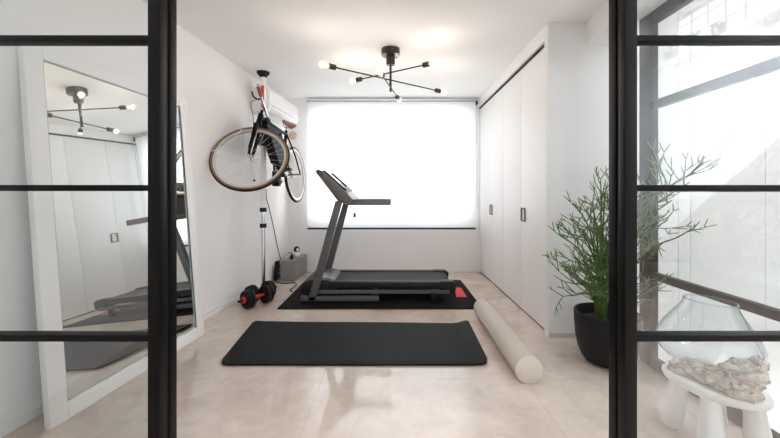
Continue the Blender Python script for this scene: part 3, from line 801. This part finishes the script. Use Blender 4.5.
ps = thing('power_strip', 'black power strip propped upright between the grey box and wall', 'power strip', a2)
obj('housing', B(a2+V((0, 0, .122)), (.045, .06, .24), Matrix.Rotation(radians(5), 3, 'Y'), .006), M['rubber'], ps)
for z in (.06, .12, .18): obj('plug', B(a2+V((.02, -.02, z)), (.05, .05, .042), None, .006), M['darkplastic'], ps)
tag(obj('extension_cable', T(spline([V((-1.46, 4.315, .03)), V((-1.45, 4.27, .007)), G(283, 283.2, .006), G(288.5, 283.2, .006), G(294, 282.6, .006), G(296.3, 284.5, .006), G(293.5, 287.5, .006), G(289.6, 290, .006), G(292.6, 291.6, .012)]), .0055, 8), M['rubber'], origin=G(288.5, 281.8)), 'black power cord snaking over floor from grey box toward treadmill', 'cord')
pts = []
for px, py in ((265.6, 189), (266, 199), (269, 210), (273, 228), (277, 247), (280, 259)):
    y = 1.917/((CX-px)/F+.0937); p = P(px, py, y); p.x += .008; pts.append(p)
tag(obj('wall_cable', T(spline(pts), .0042, 6), M['rubber'], origin=pts[0]), 'thin black cable hanging down the wall beside the pole to the box', 'cable')
y = 4.42
tag(obj('adapter_cord', T(spline([ad+V((0, 0, .078)), ad+V((-.025, -.01, .085)), ad+V((-.07, -.03, .05)), V((-1.425, 4.29, .245)), V((-1.432, 4.285, .20)), V((-1.437, 4.29, .14))]), .004, 6), M['rubber'], origin=ad), 'short black lead looping from adapter down the side of grey box', 'cord')

# ------------------------------------------------------------------ potted pencil cactus
pp = V((1.40, 2.27, 0))
pl = thing('potted_plant', 'bushy green pencil cactus in a rounded charcoal pot by the glass panel', 'plant', pp)
prof = [(0, 0), (.105, 0), (.125, .006), (.152, .035), (.172, .085), (.186, .16), (.193, .25), (.195, .318), (.192, .323), (.184, .323), (.181, .316), (.178, .25), (.0, .25)]
obj('pot', LA(prof, 48, pp+V((0, 0, .001))), M['pot'], pl)
obj('soil', LA([(0, .265), (.10, .268), (.1785, .255), (.1785, .24), (0, .24)], 32, pp), M['soil'], pl)
rnd = random.Random(11)
sb = bmesh.new(); bb_ = bmesh.new()
def ok(p): return p.x < 1.615 and p.y > 1.36 and not (p.y < 1.80 and p.z < .70) and p.y < 2.6
def twig(bm, p, d, L, r, depth):
    n = 5; pts = [p]; dd = d.normalized()
    bend = V((rnd.uniform(-.5, .5), rnd.uniform(-.5, .5), rnd.uniform(.0, .6)))*.16
    for i in range(n):
        dd = (dd+bend*.5).normalized(); q = pts[-1]+dd*L/n
        if not ok(q):
            dd = V((-abs(dd.x)*.3, dd.y, abs(dd.z)+.3)).normalized(); q = pts[-1]+dd*L/n
            if not ok(q): break
        pts.append(q)
    if len(pts) < 3: return
    rr = [r*(1-.25*i/(len(pts)-1)) for i in range(len(pts))]; rr[-1] = r*.45
    add_tube(bm, pts, rr, 6)
    if depth > 0:
        k = rnd.choice((2, 2, 3))
        for i in range(k):
            ax_ = V((rnd.uniform(-1, 1), rnd.uniform(-1, 1), rnd.uniform(-.35, .8))).normalized()
            nd = (dd*1.1+ax_*.85).normalized()
            start = pts[-1] if i < 2 else pts[len(pts)//2]
            twig(bm, start, nd, L*rnd.uniform(.55, .85), r*.84, depth-1)
# main stems: (tip px, tip py, depth y, forks)
tips = [(564, 238, 2.08), (566, 268, 2.02), (570, 296, 2.0), (582, 214, 2.15), (592, 202, 2.25), (601, 190, 2.2), (606, 188, 2.35), (592, 240, 2.1), (599, 255, 2.05), (583, 252, 2.2), (604, 222, 2.2), (612, 205, 2.2), (625, 200, 2.15), (600, 276, 2.0), (584, 285, 2.05),
        (576, 262, 2.1), (574, 284, 2.1), (590, 296, 2.0), (605, 298, 1.98), (580, 232, 2.12), (590, 266, 2.12), (603, 240, 2.05),
        (640, 190, 2.05), (660, 190, 1.90), (640, 235, 2.0), (655, 258, 1.92), (668, 220, 1.85), (684, 176, 1.78), (690, 182, 1.75), (672, 200, 1.82), (676, 238, 1.80), (648, 284, 1.95), (640, 212, 2.05), (644, 300, 2.0), (694, 172, 1.73)]
for i, (px, py, y) in enumerate(tips):
    tip = P(px, py, y); tip.x = min(tip.x, 1.60)
    a_ = rnd.uniform(0, 2*pi); base = pp+V((.06*cos(a_), .06*sin(a_), .26))
    side = V((tip.x-base.x, tip.y-base.y, 0))
    mid1 = base+side*.12+V((0, 0, (tip.z-base.z)*.40)); mid2 = base+side*.50+V((0, 0, (tip.z-base.z)*.76+.03))
    path = spline([base, mid1, mid2, tip], 6)
    path = [p if ok(p) or k < 2 else V((min(p.x, 1.60), p.y, p.z)) for k, p in enumerate(path)]
    n = len(path); rr = [.0075-.0042*k/(n-1) for k in range(n)]; rr[-1] = .002
    add_tube(sb, path, rr, 7)
    for k in range(5, n, 2):
        for q in range(1 if k < 10 else rnd.choice((1, 2))):
            d0 = (path[min(k+1, n-1)]-path[k-1]).normalized()
            ax_ = V((rnd.uniform(-1, 1), rnd.uniform(-1, 1), rnd.uniform(-.4, .7))).normalized()
            twig(sb, path[k], d0*.7+ax_*.9, rnd.uniform(.06, .125), .0036, 2 if rnd.random() < .45 else 1)
obj('stems', sb, M['green'], pl, 80)

# ------------------------------------------------------------------ white stool, vase on driftwood
sc_ = V((1.395, 1.515, 0))
so = thing('stool', 'low white stool with thick rounded legs behind the glass door', 'stool', sc_)
ang = radians(-58)
Rs = Matrix.Rotation(ang, 3, 'Z')
def SL(x, y, z): return sc_+Rs @ V((x, y, z))
st_ = bmesh.new(); rings = []
for r, h in [(.0, .242), (.6, .242), (.9, .243), (.97, .25), (1.0, .264), (.985, .279), (.94, .285), (.6, .283), (0, .283)]:
    if r == 0: rings.append([st_.verts.new(SL(0, 0, h))]); continue
    rg = []
    for k in range(48):
        a_ = 2*pi*k/48; rg.append(st_.verts.new(SL(.175*r*cos(a_)*(1+.05*cos(2*a_)), .128*r*sin(a_)*(1+.08*cos(a_)), h)))
    rings.append(rg)
for a, b in zip(rings, rings[1:]):
    for k in range(48):
        k2 = (k+1) % 48
        if len(a) == 1: st_.faces.new((a[0], b[k2], b[k]))
        elif len(b) == 1: st_.faces.new((a[k], a[k2], b[0]))
        else: st_.faces.new((a[k], a[k2], b[k2], b[k]))
obj('seat', st_, M['stool'], so, 60)
for (tx, ty), (fx, fy) in (((1.335, 1.615), (1.312, 1.645)), ((1.345, 1.47), (1.325, 1.445)), ((1.485, 1.43), (1.505, 1.42)), ((1.455, 1.57), (1.478, 1.60))):
    a_, b_ = V((fx, fy, 0)), V((tx, ty, .246))
    d = b_-a_; L_ = d.length
    obj('leg', LA([(0, .001), (.022, .001), (.036, .010), (.044, .035), (.046, .07), (.043, .12), (.037, .18), (.034, L_)], 28, a_, d), M['stool'], so)
# driftwood
dwc = SL(.0, .0, .283)
rng = random.Random(5)
def noise3(p):
    from mathutils import noise
    return noise.noise(p)
dw = bmesh.new()
def blob(c, R, s=3):
    r = bmesh.ops.create_icosphere(dw, subdivisions=s, radius=1)
    for v in r['verts']:
        n = v.co.normalized()
        q = 1+.28*noise3(n*2.1+V(c)*9)+.14*noise3(n*5+V(c)*17)+.06*noise3(n*13+V(c))
        v.co = V(c)+V((n.x*R[0]*q, n.y*R[1]*q, n.z*R[2]*q))
B0 = P(722, 376, 1.50)
for pts, rr in (([(1.29, 1.60, .310), (1.32, 1.55, .318), (1.36, 1.48, .32), (1.41, 1.42, .325)], (.026, .040, .045)),
                ([(1.33, 1.47, .32), (1.39, 1.43, .345), (1.44, 1.41, .375), (1.485, 1.41, .405)], (.036, .056, .020)),
                ([(1.37, 1.45, .33), (1.42, 1.40, .345), (1.465, 1.39, .36), (1.50, 1.40, .37)], (.046, .044, .009)),
                ([(1.35, 1.44, .315), (1.385, 1.385, .31), (1.415, 1.365, .305), (1.435, 1.352, .298)], (.040, .036, .010)),
                ([(1.40, 1.41, .37), (1.44, 1.40, .400), (1.475, 1.40, .418), (1.50, 1.405, .412)], (.032, .026, .007)),
                ([(1.36, 1.43, .37), (1.39, 1.42, .395), (1.42, 1.42, .41), (1.445, 1.43, .405)], (.028, .022, .008)),
                ([(1.33, 1.55, .315), (1.30, 1.56, .302), (1.28, 1.585, .298), (1.275, 1.60, .298)], (.028, .020, .008))):
    sp_ = spline(pts, 14); n = len(sp_)
    rs = []
    for k in range(n):
        t = k/(n-1); rs.append((rr[0]*(1-2*t)+rr[1]*2*t) if t < .5 else (rr[1]*(2-2*t)+rr[2]*(2*t-1)))
    add_tube(dw, sp_, rs, 26)
bmesh.ops.recalc_face_normals(dw, faces=dw.faces)
dw.normal_update()
for v in dw.verts:
    v.co += v.normal*(.016*noise3(v.co*22)-.020*abs(noise3(v.co*40+V((3, 1, 7))))+.006*noise3(v.co*95)+.004)
for v in dw.verts:
    if v.co.z < .2855: v.co.z = .2855
o = tag(obj('driftwood', dw, M['drift'], origin=dwc, sharp=80), 'gnarled bleached driftwood root on the white stool under glass vase', 'driftwood')
# vase
vc = V((1.382, 1.53, .340))
vb = bmesh.new()
tilt = Matrix.Rotation(radians(3), 3, 'Y')
prof = [(0, .010), (.04, .0), (.08, .006), (.125, .024), (.162, .052), (.182, .088), (.182, .12), (.164, .16), (.135, .205), (.107, .245), (.094, .270), (.090, .285)]
rings = []
for r, h in prof:
    if r == 0: rings.append([vb.verts.new(vc+tilt @ V((0, 0, h)))]); continue
    rg = []
    for k in range(64):
        a_ = 2*pi*k/64
        low = max(0, 1-h/.12)
        rr = r*(1+.05*low*sin(3*a_+.6)); hh = h+.03*low*sin(2*a_+.4)*min(1, r/.1)
        rg.append(vb.verts.new(vc+tilt @ V((rr*cos(a_), rr*sin(a_), hh))))
    rings.append(rg)
for a, b in zip(rings, rings[1:]):
    for k in range(64):
        k2 = (k+1) % 64
        if len(a) == 1: vb.faces.new((a[0], b[k2], b[k]))
        else: vb.faces.new((a[k], a[k2], b[k2], b[k]))
va = thing('glass_vase', 'wide clear glass bowl vase moulded over the driftwood on the stool', 'vase', vc)
obj('bowl', vb, M['vase'], va, 80)
obj('lip', T([vc+tilt @ V((.090*cos(2*pi*i/64), .090*sin(2*pi*i/64), .286)) for i in range(64)], .004, 8, True), M['vase'], va)

# ------------------------------------------------------------------ hall things seen only as reflections in the panes
sh = thing('wall_shelf', 'white high shelf with plant pots reflected in the upper glass pane', 'shelf', (4.38, -2.3, 3.12))
obj('board', BB(4.26, 4.498, -3.3, -1.3, 3.12, 3.16, .003), M['whitelac'], sh)
for y in (-3.0, -1.6): obj('bracket', BB(4.30, 4.498, y-.01, y+.01, 3.02, 3.12, .002), M['whitelac'], sh)
def shelf_plant(loc, h, spiky, lab, potm):
    t = thing('shelf_plant', lab, 'plant', loc, 'pots on the high shelf')
    obj('pot', LA([(0, 0), (.06, 0), (.085, .17), (.08, .17), (.077, .15), (0, .15)], 24, loc), potm, t)
    bm = bmesh.new(); r_ = random.Random(int(h*100))
    for k in range(16):
        a_ = r_.uniform(0, 2*pi); e = r_.uniform(.2, 1); 
        add_tube(bm, spline([V(loc)+V((0, 0, .15)), V(loc)+V((.05*cos(a_)*e, .05*sin(a_)*e, .15+h*.5)), V(loc)+V((.16*cos(a_)*e, .16*sin(a_)*e, .15+h*(1.05-.4*e)))], 3), [.009]*6+[.003] if not spiky else [.006]*6+[.002], 5)
    obj('leaves', bm, M['leaf'], t)
shelf_plant(V((4.39, -2.95, 3.161)), .34, True, 'spiky plant in dark pot on the high shelf, reflected in glass', M['pot'])
shelf_plant(V((4.39, -2.55, 3.161)), .16, False, 'low bushy plant in pale pot on the high shelf, reflected in glass', M['whiteplastic'])
shelf_plant(V((4.39, -2.15, 3.161)), .10, False, 'short plant in black pot on the high shelf, reflected in glass', M['blackmetal'])
stc = thing('staircase', 'white open staircase reflected in the glass door, sloping upward', 'staircase', (3.9, -1.5, 0))
s0 = V((0, -2.75, .14)); s1 = V((0, .85, 3.02))
dirs = (s1-s0).normalized(); nrm = V((0, -dirs.z, dirs.y))
for x in (3.64, 4.42):
    bm = bmesh.new(); vs = []
    for xx in (x-.02, x+.02):
        for q in (s0-nrm*.11, s1-nrm*.11, s1+nrm*.03, s0+nrm*.03): vs.append(bm.verts.new((xx, q.y, q.z)))
    for q in ((0, 1, 2, 3), (7, 6, 5, 4), (0, 4, 5, 1), (1, 5, 6, 2), (2, 6, 7, 3), (3, 7, 4, 0)): bm.faces.new([vs[i] for i in q])
    obj('stringer', bm, M['whitelac'], stc)
bm = bmesh.new()
quad(bm, (3.66, s0.y, s0.z-.10), (4.40, s0.y, s0.z-.10), (4.40, s1.y, s1.z-.10), (3.66, s1.y, s1.z-.10))
obj('soffit', bm, M['whitelac'], stc)
n = 15
for k in range(n):
    p_ = s0.lerp(s1, (k+.5)/n)
    obj('tread', BB(3.66, 4.40, p_.y-.08, p_.y+.10, p_.z-.03, p_.z, .003), M['whitelac'], stc)
up3 = V((0, 0, .36))
bm = T([V((3.62, s0.y, s0.z))+up3, V((3.62, s1.y, s1.z))+up3], .03, 10)
for k in range(7):
    p_ = s0.lerp(s1, (k+.4)/7); add_tube(bm, [V((3.62, p_.y, p_.z)), V((3.62, p_.y, p_.z+.36))], .008, 8)
obj('handrail', bm, M['whitelac'], stc)

# ------------------------------------------------------------------ lights
def area(name, loc, rot, sx, sy, power, col):
    l = bpy.data.lights.new(name, 'AREA'); l.shape = 'RECTANGLE'; l.size = sx; l.size_y = sy; l.energy = power; l.color = col
    o = bpy.data.objects.new(name, l); COL.objects.link(o); o.location = loc; o.rotation_euler = rot; return o
area('window_daylight', (-.05, 5.25, 1.47), (radians(-90), 0, 0), 2.5, 1.8, 60, (.96, .985, 1))
area('hall_daylight', (1.1, -3.75, 2.0), (radians(90), 0, 0), 4.6, 3.4, 18, (.95, .97, 1))
area('high_window_daylight', (4.85, -2.2, 3.6), (0, radians(90), 0), .8, 2.3, 22, (.86, .94, 1))
sk_ = area('hall_wall_fill', (.6, -1.6, 4.1), (0, 0, 0), 1.2, 1.6, 190, (.78, .90, 1)); sk_.data.spread = radians(50)  # hidden area lamp, added to brighten the hall wall reflected in the panes
sk_.rotation_euler = (V((4.5, -1.7, 2.6))-V((.6, -1.6, 4.1))).to_track_quat('-Z', 'Y').to_euler()
area('hall_floor_fill', (2.0, .3, 4.15), (0, 0, 0), 1.6, 1.2, 40, (.93, .97, 1)).data.spread = radians(75)  # invented overhead lamp, added to lighten the stool and nearby floor
area('side_room_fill', (3.1, 1.95, 2.47), (0, 0, 0), 2.2, .5, 14, (.86, .93, 1))  # unseen lamp added to whiten the wall beyond the partition
for p in lamps:
    l = bpy.data.lights.new('bulb_light', 'POINT'); l.energy = 8; l.color = (1, .85, .73); l.shadow_soft_size = .012
    o = bpy.data.objects.new('bulb_light', l); COL.objects.link(o); o.location = p
w = bpy.data.worlds.new('World'); S.world = w; w.use_nodes = True
bgn = w.node_tree.nodes['Background']; bgn.inputs[0].default_value = (.85, .92, 1, 1); bgn.inputs[1].default_value = 1.0

# ------------------------------------------------------------------ camera
cd = bpy.data.cameras.new('camera'); cd.sensor_width = 36; cd.lens = F/780*36
cd.shift_x = -3/780; cd.shift_y = -26/780; cd.clip_start = .05
co_ = bpy.data.objects.new('camera', cd); COL.objects.link(co_); co_.location = (0, 0, CH); co_.rotation_euler = (radians(90), 0, 0)
S.camera = co_
S.view_settings.view_transform = 'Standard'; S.view_settings.look = 'None'; S.view_settings.exposure = 0.74
S.view_settings.use_curve_mapping = True
cm = S.view_settings.curve_mapping; cm.white_level = (2.6, 2.6, 2.6)
cv = cm.curves[3]
for x, y in ((.0192, .044), (.077, .195), (.192, .485), (.269, .645), (.35, .762), (.473, .845), (.69, .905)): cv.points.new(x, y)
cv.points[0].location = (0, 0); cv.points[-1].location = (1, .945)
cm.update()
S.cycles.max_bounces = 14; S.cycles.diffuse_bounces = 6; S.cycles.glossy_bounces = 6; S.cycles.transparent_max_bounces = 24; S.cycles.transmission_bounces = 8
S.cycles.sample_clamp_indirect = 6; S.cycles.caustics_reflective = False; S.cycles.caustics_refractive = False
